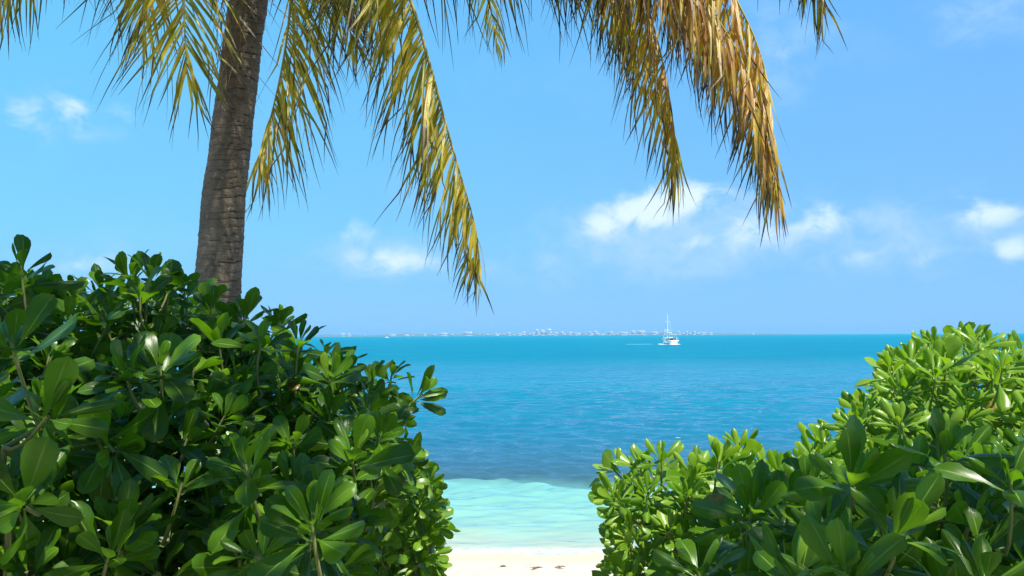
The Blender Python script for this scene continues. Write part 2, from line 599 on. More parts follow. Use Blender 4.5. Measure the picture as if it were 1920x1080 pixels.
def beach_houses():
    r = random.Random(31)
    k = FAR / F
    mats = [plain('pale_stucco', (0.40, 0.40, 0.37), 0.8, 0.2, 0.1, 0.01), M_GREYB, plain('sand_stucco', (0.36, 0.32, 0.26), 0.8, 0.2, 0.1, 0.01)]
    for px in list(range(905, 1330, 15)) + [690, 780, 812, 850]:
        px += r.uniform(-5, 5)
        wid, h = r.uniform(2.5, 7) * k, r.uniform(8, 22)
        t = thing('beach_house', 'low pale house in the hazy line of small houses along the far shore', 'building', (P(px, 629, FAR)[0], FAR - 45, 0.0), 'low houses along the far shore')
        obj('wall', Join().box((0, 0, h / 2), (wid, 18, h)).mesh('wall', r.choice(mats), False), t)
        v = np.array([(-wid * .53, -10, h), (wid * .53, -10, h), (wid * .53, 10, h), (-wid * .53, 10, h), (-wid * .35, 0, h + 4), (wid * .35, 0, h + 4)])
        q = [(0, 1, 5, 4), (2, 3, 4, 5), (1, 2, 5, 5), (3, 0, 4, 4)]
        me = bpy.data.meshes.new('roof')
        me.from_pydata(v.tolist(), [], [(0, 1, 5, 4), (2, 3, 4, 5), (1, 2, 5), (3, 0, 4)])
        me.materials.append(M_GREYB)
        obj('roof', me, t)


beach_houses()

# ------------------------------------------------------------------ boats
M_GEL = plain('white_gelcoat', (0.85, 0.86, 0.87), 0.25, 0.5, 0.03, 0.6)
M_DARK = plain('dark_canvas', (0.035, 0.045, 0.06), 0.7, 0.3, 0.2, 2)
M_GLASSD = plain('smoked_window', (0.03, 0.04, 0.05), 0.1, 0.6, 0.1, 2)
M_ALU = plain('bright_mast_alloy', (0.80, 0.82, 0.84), 0.35, 0.5, 0.05, 2)
M_SAIL = plain('furled_sailcloth', (0.80, 0.80, 0.78), 0.8, 0.2, 0.08, 3)
M_FOAM = plain('white_foam', (0.85, 0.88, 0.88), 0.9, 0.2, 0.1, 1.2)


def hull_mesh(L, B, H, mat, name='hull'):
    """lofted displacement hull, bow towards -Y"""
    ns, nr = 15, 8
    v = []
    for i in range(ns):
        s = i / (ns - 1)
        y = -L / 2 + L * s
        half = B / 2 * min(1.0, (math.sin(min(1, s / 0.62) * math.pi / 2)) ** 0.8) * (1 - 0.12 * max(0, s - 0.7) / 0.3)
        half = max(half, 0.02)
        sheer = H * (1.0 + 0.30 * (1 - s) ** 2)
        keel = -0.45 * math.sin(math.pi * (0.08 + 0.84 * s))
        for j in range(nr):
            q = j / (nr - 1)
            v.append((half * math.sin(q * math.pi / 2) ** 0.55 * (0.93 + 0.07 * q), y - 0.6 * (1 - s) ** 3 * q, keel + (sheer - keel) * q ** 1.3))
        for j in range(nr):
            q = 1 - j / (nr - 1)
            a = v[len(v) - 1 - 2 * j]
            v.append((-a[0], a[1], a[2]))
    v = np.array(v)
    nc = 2 * nr
    # per ring: keel..sheer right, sheer..keel left, closed over the deck between the two sheers
    q = list(map(tuple, grid_quads(ns, nc)))
    e = (ns - 1) * nc
    for j in range(nr - 1):
        q.append((e + j, e + j + 1, e + nc - 2 - j, e + nc - 1 - j))
    return np_mesh(name, v, np.array(q), mat=mat, smooth=False)


def rod(a, b, r, seg=6):
    a, b = np.array(a, float), np.array(b, float)
    v, q, _ = tube([a, (a + b) / 2, b], [r, r, r], seg)
    return v, q


def sailing_boat():
    p = P(1254, 646, 300.0)
    d = 4.0 / ((646 - 628) / F)
    p = P(1254, 646, d)
    t = thing('sailing_boat', 'white sailing boat with bare mast and dark cockpit under way on the blue sea', 'sailboat', (p[0], p[1], 0.0), rotz=math.radians(-172))
    obj('hull', hull_mesh(12.5, 4.6, 1.75, M_GEL), t)
    stripe = Join()
    for s in (-1, 1):
        stripe.add(*rod((s * 2.18, -1.0, 1.5), (s * 2.12, 5.4, 1.5), 0.07))
    obj('rub_rail', stripe.mesh('rub_rail', M_DARK), t)
    cab = Join().box((0, -0.6, 2.15), (2.9, 5.0, 0.9)).box((0, -0.2, 2.75), (2.3, 3.4, 0.45))
    c = obj('cabin', cab.mesh('cabin', M_GEL, False), t)
    g = Join()
    for s in (-1, 1):
        for y in (-2.2, -0.6, 1.0):
            g.box((s * 1.455, y, 2.25), (0.03, 1.1, 0.4))
    g.box((0, 1.93, 2.3), (1.3, 0.05, 0.8))
    obj('cabin_window', g.mesh('cabin_window', M_GLASSD, False), c)
    ck = Join().box((0, 4.0, 1.98), (2.6, 3.2, 0.12)).box((0, 5.55, 2.3), (2.0, 0.12, 0.9))
    obj('cockpit', ck.mesh('cockpit', M_DARK, False), t)
    bm = Join().box((0, 3.7, 4.15), (3.2, 3.0, 0.12))
    bi = obj('bimini', bm.mesh('bimini', M_SAIL, False), t)
    f = Join()
    for sx in (-1.5, 1.5):
        for yy in (2.3, 5.1):
            f.add(*rod((sx, yy, 1.9), (sx, yy, 4.1), 0.05))
    obj('bimini_frame', f.mesh('bimini_frame', M_ALU), bi)
    mv, mq, _ = tube([(0, -1.3, 2.6), (0, -1.3, 7), (0, -1.25, 13.0)], [0.13, 0.12, 0.07], 8)
    ma = obj('mast', Join().add(mv, mq).mesh('mast', M_ALU), t)
    sp = Join()
    for z, wd in ((6.0, 1.4), (9.4, 1.0)):
        sp.add(*rod((-wd, -1.2, z), (wd, -1.2, z), 0.05))
    obj('spreader', sp.mesh('spreader', M_ALU), ma)
    rd, rq, _ = tube([(0, -1.75, 7.4), (0, -1.75, 7.55), (0, -1.75, 7.75)], [0.34, 0.36, 0.2], 10)
    obj('radar_dome', Join().add(rd, rq).mesh('radar_dome', M_GEL), ma)
    bv, bq, _ = tube([(0, -1.1, 4.2), (0, 1.6, 4.35), (0, 4.2, 4.5)], [0.11, 0.11, 0.1], 8)
    bo = obj('boom', Join().add(bv, bq).mesh('boom', M_ALU), t)
    sv, sq, _ = tube([(0, -1.0, 4.55), (0, 0.3, 4.72), (0, 2.0, 4.72), (0, 3.9, 4.72)], [0.28, 0.34, 0.28, 0.12], 8)
    obj('furled_sail', Join().add(sv, sq).mesh('furled_sail', M_SAIL), bo)
    fv, fq, _ = tube([(0, -6.2, 2.5), (0, -3.8, 8.2), (0, -1.4, 12.6)], [0.11, 0.10, 0.05], 8)
    obj('furled_jib', Join().add(fv, fq).mesh('furled_jib', M_SAIL), t)
    st = Join()
    for a, b in (((0, 6.0, 1.9), (0, -1.25, 12.9)), ((2.1, -1.0, 1.9), (1.0, -1.2, 9.4)), ((1.0, -1.2, 9.4), (0, -1.25, 12.9)),
                 ((-2.1, -1.0, 1.9), (-1.0, -1.2, 9.4)), ((-1.0, -1.2, 9.4), (0, -1.25, 12.9))):
        st.add(*rod(a, b, 0.012, 4))
    obj('rigging', st.mesh('rigging', M_ALU), t)
    rl = Join()
    for s in (-1, 1):
        rl.add(*rod((s * 2.15, -1.5, 2.7), (s * 2.1, 5.8, 2.6), 0.03, 4))
        for y in (-1.2, 0.6, 2.4, 4.2, 5.8):
            rl.add(*rod((s * 2.15, y, 1.75), (s * 2.15, y, 2.65), 0.03, 4))
    rl.add(*rod((-2.0, 6.0, 2.6), (2.0, 6.0, 2.6), 0.03, 4))
    obj('guard_rail', rl.mesh('guard_rail', M_ALU), t)
    # churned water: bow wave round the hull and a wake trailing to the side
    j = Join()
    r = np.random.default_rng(4)
    n = 60
    a = np.linspace(0, 2 * np.pi, n, endpoint=False)
    for s0, s1, zz in ((0.9, 1.12, 0.10),):
        rad = 1 + 0.10 * r.standard_normal(n)
        inn = np.stack([np.cos(a) * 2.5 * s0, np.sin(a) * 6.5 * s0, np.full(n, 0.22)], -1)
        out = np.stack([np.cos(a) * 3.3 * s1 * rad, np.sin(a) * 7.2 * s1 * rad, np.full(n, 0.05)], -1)
        v = np.concatenate([inn, out])
        q = [(i, (i + 1) % n, n + (i + 1) % n, n + i) for i in range(n)]
        j.add(v, q)
    fo = obj('bow_foam', j.mesh('bow_foam', M_FOAM), None)
    fo.location = t.location
    fo.rotation_euler = t.rotation_euler
    tag(fo, 'white churned foam round the hull of the sailing boat', 'foam', kind='stuff')
    xs = np.linspace(-7.0, -18, 46)
    v = []
    for i, x in enumerate(xs):
        wd = 0.45 * (1 - 0.55 * i / 45) * (0.6 + 0.4 * abs(math.sin(i * 1.7)))
        yc = 0.06 * (x + 5) + 0.8 * math.sin(i * 0.21)
        v += [(x, yc - wd * 2.2, 0.10), (x, yc, 0.16 + 0.05 * math.sin(i * 2.1)), (x, yc + wd * 2.2, 0.10)]
    wk = obj('boat_wake', np_mesh('boat_wake', v, grid_quads(46, 3), mat=plain('thin_wake_foam', (0.22, 0.46, 0.55), 0.6, 0.2, 0.3, 0.8)))
    wk.location = (p[0], p[1], 0.0)
    tag(wk, 'thin pale line of wake trailing beside the sailing boat', 'wake', kind='stuff')


sailing_boat()


def motor_boat():
    d = 4.0 / ((634.0 - 630.1) / F)
    p = P(725, 634.0, d)
    t = thing('motor_boat', 'tiny white motor boat far out near the dark leaves', 'motorboat', (p[0], p[1], 0), rotz=math.radians(70))
    t.scale = (1.0, 1.0, 1.0)
    obj('hull', hull_mesh(8.2, 2.6, 1.3, M_GEL), t)
    c = obj('cabin', Join().box((0, 0.3, 1.9), (2.0, 3.2, 1.3)).box((0, 0.6, 2.75), (2.2, 2.6, 0.14)).mesh('cabin', M_GEL, False), t)
    obj('windscreen', Join().box((0, -1.32, 2.1), (1.7, 0.05, 0.6)).mesh('windscreen', M_GLASSD, False), c)


motor_boat()


# ------------------------------------------------------------------ drift weed on the sand
def weed():
    m = plain('dry_seaweed', (0.16, 0.12, 0.08), 0.9, 0.1, 0.4, 40)
    for px, py, L, label in ((944, 1063, 0.11, 'small dark strand of dry seaweed lying on the pale sand, nearest the dark hedge'),
                             (1008, 1066, 0.20, 'long dark strand of dry seaweed lying mid-way on the pale sand'),
                             (1050, 1064.5, 0.17, 'dark strand of dry seaweed lying on the sand, nearest the sunlit shrub')):
        d = 12.0
        for _ in range(30):
            q = P(px, py, d)
            d += (q[2] - (float(sand_z(q[1])) + 0.01)) / 0.32 * 0.7
        q = P(px, py, d)
        j = Join()
        for k in range(9):
            a = random.uniform(-0.5, 0.5)
            c = np.array((random.uniform(-L, L) * 0.3, random.uniform(-0.03, 0.03), 0.01 + 0.012 * random.random()))
            s = np.array((math.cos(a), math.sin(a) * 0.6, 0)) * L * random.uniform(0.2, 0.5)
            v, f, _ = tube([c - s, c + (0, 0.01, 0.01), c + s], [0.002, 0.006, 0.002], 5)
            j.add(v, f)
        o = obj('seaweed_strand', j.mesh('seaweed_strand', m))
        o.location = (q[0], q[1], float(sand_z(q[1])) + 0.0)
        tag(o, label, 'seaweed', 'seaweed strands on the sand')


weed()


# ------------------------------------------------------------------ leaf material and leaf templates
def leaf_material():
    m, t = material('glossy_shrub_leaf')
    uv = t.node('ShaderNodeUVMap').outputs[0]
    u, v, _ = t.sep(uv)
    att = t.node('ShaderNodeAttribute', attribute_name='tint').outputs['Fac']
    oi = t.node('ShaderNodeObjectInfo')
    r, _, _ = t.sep(oi.outputs['Color'])
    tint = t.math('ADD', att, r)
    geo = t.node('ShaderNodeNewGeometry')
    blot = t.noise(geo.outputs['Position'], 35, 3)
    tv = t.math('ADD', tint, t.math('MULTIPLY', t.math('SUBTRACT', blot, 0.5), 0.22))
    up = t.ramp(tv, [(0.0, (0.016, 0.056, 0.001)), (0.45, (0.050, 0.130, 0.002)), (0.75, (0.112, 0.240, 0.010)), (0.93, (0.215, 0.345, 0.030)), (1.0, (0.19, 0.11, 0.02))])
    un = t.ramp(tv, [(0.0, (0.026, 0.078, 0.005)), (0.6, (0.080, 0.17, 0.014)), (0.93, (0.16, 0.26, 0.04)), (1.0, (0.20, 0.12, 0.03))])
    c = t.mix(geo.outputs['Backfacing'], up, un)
    # salt marks, pale spots and browned nibbled rims
    spot = t.noise(geo.outputs['Position'], 190, 2)
    c = t.mix(t.remap(spot, 0.70, 0.78, 0, 0.5), c, (0.20, 0.22, 0.08, 1))
    au = t.math('ABSOLUTE', u)
    big = t.noise(geo.outputs['Position'], 14, 3)
    rim = t.math('MULTIPLY', t.remap(au, 0.80, 1.0), t.remap(big, 0.56, 0.66, 0, 0.8))
    c = t.mix(rim, c, (0.16, 0.13, 0.03, 1))
    c = t.mix(t.remap(t.math('SINE', t.math('ADD', t.math('MULTIPLY', v, 62), t.math('MULTIPLY', au, -22))), 0.86, 1.0, 0, 0.22), c, (0.12, 0.20, 0.04, 1))
    rib = t.math('MULTIPLY', t.remap(au, 0.085, 0.03), t.remap(v, 1.0, 0.7, 0.15, 0.8))
    c = t.mix(rib, c, (0.22, 0.33, 0.07, 1))
    veins = t.math('SINE', t.math('ADD', t.math('MULTIPLY', v, 70), t.math('MULTIPLY', au, -26)))
    nrm = t.bump(t.math('ADD', t.math('MULTIPLY', veins, 0.03), t.math('ADD', t.math('MULTIPLY', rib, 0.8), t.math('MULTIPLY', blot, 0.6))), 0.22, 0.002)
    b = principled(t, c, t.math('ADD', 0.32, t.math('MULTIPLY', geo.outputs['Backfacing'], 0.18)), 0.38, nrm)
    tr = t.node('ShaderNodeBsdfTranslucent')
    tcol = t.ramp(tv, [(0.0, (0.070, 0.20, 0.004)), (0.5, (0.15, 0.36, 0.006)), (0.9, (0.29, 0.54, 0.015)), (1.0, (0.26, 0.14, 0.02))])
    t.put(tr.inputs['Color'], tcol)
    t.put(tr.inputs['Normal'], nrm)
    mx = t.node('ShaderNodeMixShader')
    mx.inputs[0].default_value = 0.37
    t.l.new(b.outputs[0], mx.inputs[1])
    t.l.new(tr.outputs[0], mx.inputs[2])
    t.l.new(mx.outputs[0], t.out.inputs[0])
    return m


M_LEAF = leaf_material()


def stem_material():
    m, t = material('green_shrub_stem')
    att = t.node('ShaderNodeAttribute', attribute_name='tint').outputs['Fac']
    geo = t.node('ShaderNodeNewGeometry')
    n = t.noise(geo.outputs['Position'], 40, 4)
    c = t.mix(att, (0.20, 0.24, 0.06, 1), (0.15, 0.11, 0.07, 1))
    c = t.mix(t.remap(n, 0.4, 0.7, 0, 0.5), c, (0.24, 0.20, 0.10, 1))
    b = principled(t, c, 0.65, 0.3, t.bump(n, 0.5, 0.003))
    t.l.new(b.outputs[0], t.out.inputs[0])
    return m


M_STEM = stem_material()
M_WOOD = plain('grey_shrub_wood', (0.16, 0.12, 0.08), 0.9, 0.2, 0.3, 20)

T_ROWS = np.array([0, 0.14, 0.32, 0.50, 0.67, 0.82, 0.935, 1.0])
W_ROWS = np.array([0.06, 0.11, 0.40, 0.73, 0.95, 0.94, 0.64, 0.10])
U_COLS = np.array([-1, -0.52, 0, 0.52, 1.0])
LQ = grid_quads(len(T_ROWS), len(U_COLS))


_r = random.Random(21)


def leaf_template(width, bend, fold, recurve, twist):
    """unit-long leaf from the origin along +Y, upper face +Z"""
    asym, wave = _r.uniform(-.14, .14), _r.uniform(.05, .22)
    n = 40
    ang = bend * (np.linspace(0, 1, n)) ** 1.1
    cy_, cz_ = np.concatenate([[0], np.cumsum(np.cos(ang))[:-1]]) / n, np.concatenate([[0], np.cumsum(-np.sin(ang))[:-1]]) / n
    v, uv = [], []
    for t_, w_ in zip(T_ROWS, W_ROWS):
        y = np.interp(t_, np.linspace(0, 1, n), cy_)
        z = np.interp(t_, np.linspace(0, 1, n), cz_)
        a = np.interp(t_, np.linspace(0, 1, n), ang)
        nv = np.array((0, math.sin(a), math.cos(a)))
        for u in U_COLS:
            x = u * w_ * width / 2
            hgt = (fold * abs(u) - recurve * u * u) * w_ * width / 2
            x *= 1 - 0.25 * abs(fold) * abs(u) - 0.28 * abs(recurve) * u * u
            tw = twist * t_ * u * w_ * width / 2
            x *= 1 + asym * (1 if u > 0 else -1)
            hgt += wave * math.sin(t_ * 9 + 2 * u) * abs(u) * w_ * width / 2
            # the rounded end: outer columns of the last row fall back a little
            back = -0.02 * u * u if t_ == 1.0 else 0.0
            p = np.array((x, y + back, z)) + nv * (hgt + tw)
            v.append(p)
            uv.append((u, t_))
    return np.array(v), np.array(uv)


FLAT = [leaf_template(_r.uniform(.37, .50), _r.uniform(-.25, .95), _r.uniform(0.05, .42), _r.uniform(0, .25), _r.uniform(-.3, .3)) for _ in range(10)]
CURL = [leaf_template(_r.uniform(.26, .38), _r.uniform(-.1, .9), _r.uniform(-.05, .25), _r.uniform(.45, 1.0), _r.uniform(-.3, .3)) for _ in range(10)]
TEMPL = FLAT + CURL
TEMPL_ME = [np_mesh('leaf', v, LQ, uv, np.zeros(len(v)), M_LEAF) for v, uv in TEMPL]
# dense samples of every template for the visibility count
SAMP = []
for v, uv in TEMPL:
    g = v.reshape(len(T_ROWS), len(U_COLS), 3)
    ys = np.linspace(0, len(T_ROWS) - 1.001, 22)
    xs = np.linspace(0, len(U_COLS) - 1.001, 11)
    pts = []
    for a in ys:
        for b in xs:
            i, j, s, q = int(a), int(b), a % 1, b % 1
            pts.append(g[i, j] * (1 - s) * (1 - q) + g[i + 1, j] * s * (1 - q) + g[i, j + 1] * (1 - s) * q + g[i + 1, j + 1] * s * q)
    SAMP.append(np.array(pts))


def frame_from(direction, face):
    """rotation with +Y along direction and +Z as near to face as it goes"""
    y = unit(direction)
    x = np.cross(y, face)
    if np.linalg.norm(x) < 1e-4:
        x = np.cross(y, (0.3, 0.7, 0.2))
    x = unit(x)
    z = np.cross(x, y)
    return np.stack([x, y, z], 1)


def inside(poly, x, y):
    c = False
    j = len(poly) - 1
    for i in range(len(poly)):
        xi, yi = poly[i]
        xj, yj = poly[j]
        if (yi > y) != (yj > y) and x < (xj - xi) * (y - yi) / (yj - yi) + xi:
            c = not c
        j = i
    return c


class Shrub:
    def __init__(self, name, label, root, seed, leaf_len, curl, tint, group):
        self.r = random.Random(seed)
        self.name, self.label, self.root, self.group = name, label, np.array(root, float), group
        self.len, self.curl, self.tint = leaf_len, curl, tint  # tint carries sun and shade too: low for shaded plants, high for sunlit
        self.open = 76 if curl < 0.5 else 62          # how far the older leaves of a rosette spread
        self.ros = []          # rosettes: pos, axis, leaves, scale
        self.leaves = []       # (pos, 3x3*scale, template, tint)

    def fill(self, poly, front, thick, spacing, tries=6000, up=0.8, out=0.7, towards=0.15, keep=None):
        """rosettes through the volume of the crown; front(px, py) is the depth of its near face"""
        r = self.r
        xs = [p[0] for p in poly]
        ys = [p[1] for p in poly]
        pts = [p[0] for p in self.ros]
        arr = np.array(pts) if pts else np.zeros((0, 3))
        ctr = self.root + np.array((0, 0, 0.9))
        for _ in range(tries):
            px, py = r.uniform(min(xs), max(xs)), r.uniform(min(ys), max(ys))
            if not inside(poly, px, py):
                continue
            d = front(px, py) + thick * r.random() ** 1.6
            p = P(px, py, d)
            if p[2] < 2.55:
                continue
            if len(arr) and np.min(np.linalg.norm(arr - p, axis=1)) < spacing * (1.0 + 0.25 * r.random()):
                continue
            o = p - ctr
            o[2] *= 0.4
            ax = unit(np.array((0, 0, up)) + unit(o) * out + np.array((0, -towards, 0)) + np.array((r.gauss(0, .28), r.gauss(0, .28), r.gauss(0, .16))))
            self.ros.append((p, ax, r.randint(9, 14), r.uniform(0.8, 1.1)))
            arr = np.vstack([arr, p])

    def hero(self, px, py, d, ax, n=13, s=1.0):
        self.ros.append((P(px, py, d), unit(ax), n, s))

    def grow(self):
        r = self.r
        for p, ax, n, s in self.ros:
            fr = frame_from(ax, (0.2, -1, 0.3))
            a0 = r.uniform(0, 6.28)
            for i in range(n + 3):
                q = i / (n + 2)                                   # 0 outer and old .. 1 inner and young
                th = math.radians((102 if i < 3 else self.open) * (1 - q) ** 0.85 + 14 * q + r.gauss(0, 11))
                ph = a0 + i * 2.39996 + r.gauss(0, .18)
                side = fr[:, 0] * math.cos(ph) + fr[:, 2] * math.sin(ph)
                d = unit(ax * math.cos(th) + side * math.sin(th) + np.array((0, 0, -0.10 * (1 - q))))
                face = ax * math.sin(th) - side * math.cos(th) + np.array((r.gauss(0, .36), r.gauss(0, .36), r.gauss(0, .36)))
                L = self.len * s * (1.0 - 0.45 * q ** 2.2) * r.uniform(.66, 1.12)
                rot = frame_from(d, face) * L
                base = p - ax * (0.045 * (1 - q) + (0.05 * r.random() if i < 3 else 0)) + side * 0.006
                k = r.randrange(10) + (10 if r.random() < self.curl else 0)
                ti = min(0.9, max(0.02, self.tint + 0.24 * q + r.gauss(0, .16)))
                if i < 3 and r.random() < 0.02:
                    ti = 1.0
                self.leaves.append((base, rot, k, ti))
        return self

    def stems(self):
        """every rosette joined back to the plant's base by a branching stem"""
        r = self.r
        nodes = [self.root, self.root + np.array((0.05, 0.05, 0.35))]
        par = [-1, 0]
        order = sorted(range(len(self.ros)), key=lambda i: np.linalg.norm((self.ros[i][0] - self.root) * (1, 1, 0.8)))
        ends = {}
        for i in order:
            p, ax = self.ros[i][0], self.ros[i][1]
            a = np.array(nodes)
            dist = np.linalg.norm(a - (p - ax * 0.08), axis=1) + 0.25 * np.linalg.norm(a - self.root, axis=1)
            dist += np.where(a[:, 2] > p[2] + 0.02, 0.3, 0)
            k = int(np.argmin(dist))
            nodes.append(p - ax * 0.16 * self.ros[i][3])
            par.append(k)
            nodes.append(p)
            par.append(len(nodes) - 2)
            nodes[-1] = p
        cnt = np.ones(len(nodes))
        for i in range(len(nodes) - 1, 0, -1):
            cnt[par[i]] += cnt[i]
        jg = Join()
        for i in range(1, len(nodes)):
            a, b = nodes[par[i]], nodes[i]
            ra = min(0.022, 0.0030 * cnt[par[i]] ** 0.33 + 0.0005)
            rb = min(0.022, 0.0030 * cnt[i] ** 0.33)
            ra = min(ra, rb * 1.5)
            L = np.linalg.norm(b - a)
            sag = np.array((r.gauss(0, .05), r.gauss(0, .05), -0.12)) * L if i > 1 and L > 0.1 else np.zeros(3)
            pts = [a + (b - a) * s + sag * 4 * s * (1 - s) for s in (0, .25, .5, .75, 1)]
            v, q, _ = tube(pts, np.linspace(ra, rb, 5), 5)
            jg.add(v, q, tint=min(1.0, cnt[i] / 14.0))
        return jg


SHRUBS = []

# --- near hedge on the left, in the shade: two plants
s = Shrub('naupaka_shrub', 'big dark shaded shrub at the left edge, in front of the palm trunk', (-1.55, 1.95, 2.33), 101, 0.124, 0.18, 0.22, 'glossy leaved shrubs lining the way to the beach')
for a in ((283, 520, 2.15, (.15, -.2, 1), 12, 1.05), (242, 518, 2.2, (-.1, -.2, 1), 12, 1.0), (318, 540, 2.2, (.2, -.2, 1), 11, 1.0), (262, 550, 2.05, (0, -.4, 1), 12, 1.0), (40, 500, 1.9, (-.1, -.2, 1), 11, 1.05), (130, 560, 2.1, (.1, -.3, 1), 12, .95), (300, 690, 1.55, (.15, -.5, .8), 13, 1.05),
          (235, 700, 1.5, (-.3, -.5, .8), 12, 1.0), (20, 640, 1.3, (-.1, -.4, 1), 10, 1.05), (90, 780, 1.25, (.6, -.4, .3), 9, 1.05), (215, 850, 1.4, (.5, -.5, -.2), 9, 1.0),
          (45, 950, 1.15, (.4, -.6, .1), 8, 1.05), (205, 1040, 1.25, (.3, -.5, .5), 9, 1.0), (395, 572, 2.2, (.1, -.3, 1), 11, 1.0), (345, 545, 2.3, (0, -.2, 1), 12, 1.05), (190, 540, 2.2, (-.1, -.2, 1), 12, 1.0)):
    s.hero(*a)
s.fill([(-420, 520), (0, 520), (60, 540), (150, 570), (260, 550), (330, 570), (420, 600), (475, 650), (450, 900), (480, 1300), (-420, 1300)],
       lambda x, y: 1.22 + 0.95 * max(0, min(1, (900 - y) / 420)) + 0.0006 * max(0, x), 1.0, 0.104, 10000, up=1.0, out=0.55, towards=0.05)
SHRUBS.append(s)

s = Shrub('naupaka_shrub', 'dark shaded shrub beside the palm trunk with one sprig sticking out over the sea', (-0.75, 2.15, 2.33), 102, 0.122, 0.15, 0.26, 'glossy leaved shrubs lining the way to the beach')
for a in ((792, 738, 2.25, (.75, -.1, .55), 11, .95), (700, 710, 2.3, (.05, -.2, 1), 11, .95), (735, 700, 2.4, (.25, -.2, 1), 11, .9), (640, 690, 2.2, (-.1, -.2, 1), 11, 1.0), (585, 985, 1.2, (-.05, -.45, .85), 13, 1.05),
          (460, 870, 1.4, (-.15, -.4, 1), 12, .95), (660, 860, 1.55, (.15, -.6, .9), 10, 1.1), (560, 640, 2.1, (.1, -.2, 1), 12, 1.0), (490, 640, 1.9, (.1, -.4, 1), 9, .95), (458, 590, 2.2, (.1, -.2, 1), 11, 1.0), (520, 610, 2.25, (0, -.2, 1), 11, 1.0),
          (640, 1060, 1.45, (.4, -.5, .4), 11, 1.0), (760, 860, 2.0, (.8, -.2, .5), 10, 1.0), (480, 1040, 1.25, (-.2, -.5, .7), 10, 1.0), (610, 660, 2.3, (0, -.2, 1), 10, .9)):
    s.hero(*a)
s.fill([(420, 640), (500, 645), (580, 675), (650, 720), (730, 750), (735, 800), (725, 870), (700, 940), (660, 1020), (610, 1300), (400, 1300), (420, 900)],
       lambda x, y: 1.35 + 0.85 * max(0, min(1, (960 - y) / 300)), 0.95, 0.102, 10000, up=1.0, out=0.6, towards=0.05)
SHRUBS.append(s)

# --- farther part of the left hedge, reaching towards the beach
s = Shrub('naupaka_shrub', 'small leaved green shrub at the end of the left hedge, next to the sand', (-0.75, 3.75, 2.30), 103, 0.118, 0.3, 0.52, 'glossy leaved shrubs lining the way to the beach')
s.fill([(640, 830), (760, 850), (800, 880), (818, 930), (828, 985), (815, 1040), (818, 1110), (830, 1260), (560, 1300), (600, 1000)],
       lambda x, y: 2.95 + 0.0022 * max(0, x - 700), 1.0, 0.104, 10000, up=0.6, out=0.8)
SHRUBS.append(s)

# --- right side: shaded near shrub, sunlit shrub at the path, tall sunlit shrub behind
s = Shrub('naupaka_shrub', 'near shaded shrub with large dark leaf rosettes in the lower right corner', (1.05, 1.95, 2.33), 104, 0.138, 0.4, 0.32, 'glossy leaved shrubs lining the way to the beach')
for a in ((1598, 905, 1.32, (-.1, -.75, .75), 16, 1.05), (1688, 995, 1.2, (.25, -.45, .9), 12, 1.1), (1410, 960, 1.5, (-.2, -.6, .7), 13, .95), (1770, 850, 1.55, (0, -.3, 1), 12, 1.0), (1895, 895, 1.35, (-.15, -.4, 1), 12, 1.05),
          (1500, 1075, 1.15, (0, -.4, 1), 12, 1.0), (1590, 1090, 1.1, (-.1, -.4, 1), 11, 1.0), (1310, 1075, 1.55, (-.2, -.4, .9), 12, .95), (1820, 970, 1.5, (.1, -.4, 1), 10, 1.0), (1850, 1090, 1.2, (0, -.4, 1), 11, 1.0)):
    s.hero(*a)
s.fill([(1250, 1300), (1270, 1080), (1380, 1000), (1460, 920), (1540, 890), (1660, 885), (1740, 860), (1820, 840), (2300, 830), (2300, 1300)],
       lambda x, y: 1.28 + 0.55 * max(0, min(1, (1080 - y) / 250)), 0.75, 0.104, 9000, up=0.95, out=0.35)
SHRUBS.append(s)

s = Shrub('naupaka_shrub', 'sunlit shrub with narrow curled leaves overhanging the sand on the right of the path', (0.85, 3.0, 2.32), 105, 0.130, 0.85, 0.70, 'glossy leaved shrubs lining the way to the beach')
for a in ((1150, 880, 2.6, (-.75, -.1, .5), 10, .95), (1165, 960, 2.55, (-.6, -.4, .3), 11, .9), (1240, 860, 2.55, (.05, -.3, 1), 12, 1.0), (1200, 870, 2.6, (-.2, -.3, 1), 11, .95), (1290, 930, 2.35, (.1, -.7, .7), 14, 1.0), (1385, 840, 2.6, (0, -.3, 1), 12, 1.0)):
    s.hero(*a)
s.fill([(1185, 1300), (1160, 1010), (1150, 930), (1190, 880), (1300, 880), (1360, 855), (1470, 860), (1620, 850), (1620, 1300)],
       lambda x, y: 2.35 + 0.0004 * max(0, 1300 - x), 0.9, 0.112, 9000, up=0.75, out=0.55, towards=0.3)
SHRUBS.append(s)

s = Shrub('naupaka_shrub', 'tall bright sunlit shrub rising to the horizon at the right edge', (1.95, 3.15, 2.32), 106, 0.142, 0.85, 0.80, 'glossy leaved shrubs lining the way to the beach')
for a in ((1755, 700, 2.6, (.0, -.4, 1), 14, 1.05), (1690, 730, 2.6, (-.3, -.4, .9), 13, 1.0), (1835, 645, 2.75, (0, -.2, 1), 12, 1.0), (1590, 800, 2.6, (-.2, -.3, 1), 12, .95), (1880, 690, 2.5, (.1, -.4, 1), 13, 1.0)):
    s.hero(*a)
s.fill([(1500, 880), (1560, 815), (1620, 760), (1670, 682), (1730, 648), (1820, 632), (1900, 655), (2000, 655), (2350, 660), (2350, 1150), (1500, 1150)],
       lambda x, y: 2.45 + 0.3 * max(0, min(1, (800 - y) / 150)), 1.0, 0.115, 10000, up=0.9, out=0.4, towards=0.3)
SHRUBS.append(s)

for s in SHRUBS:
    s.grow()
print('leaves', [len(s.leaves) for s in SHRUBS])


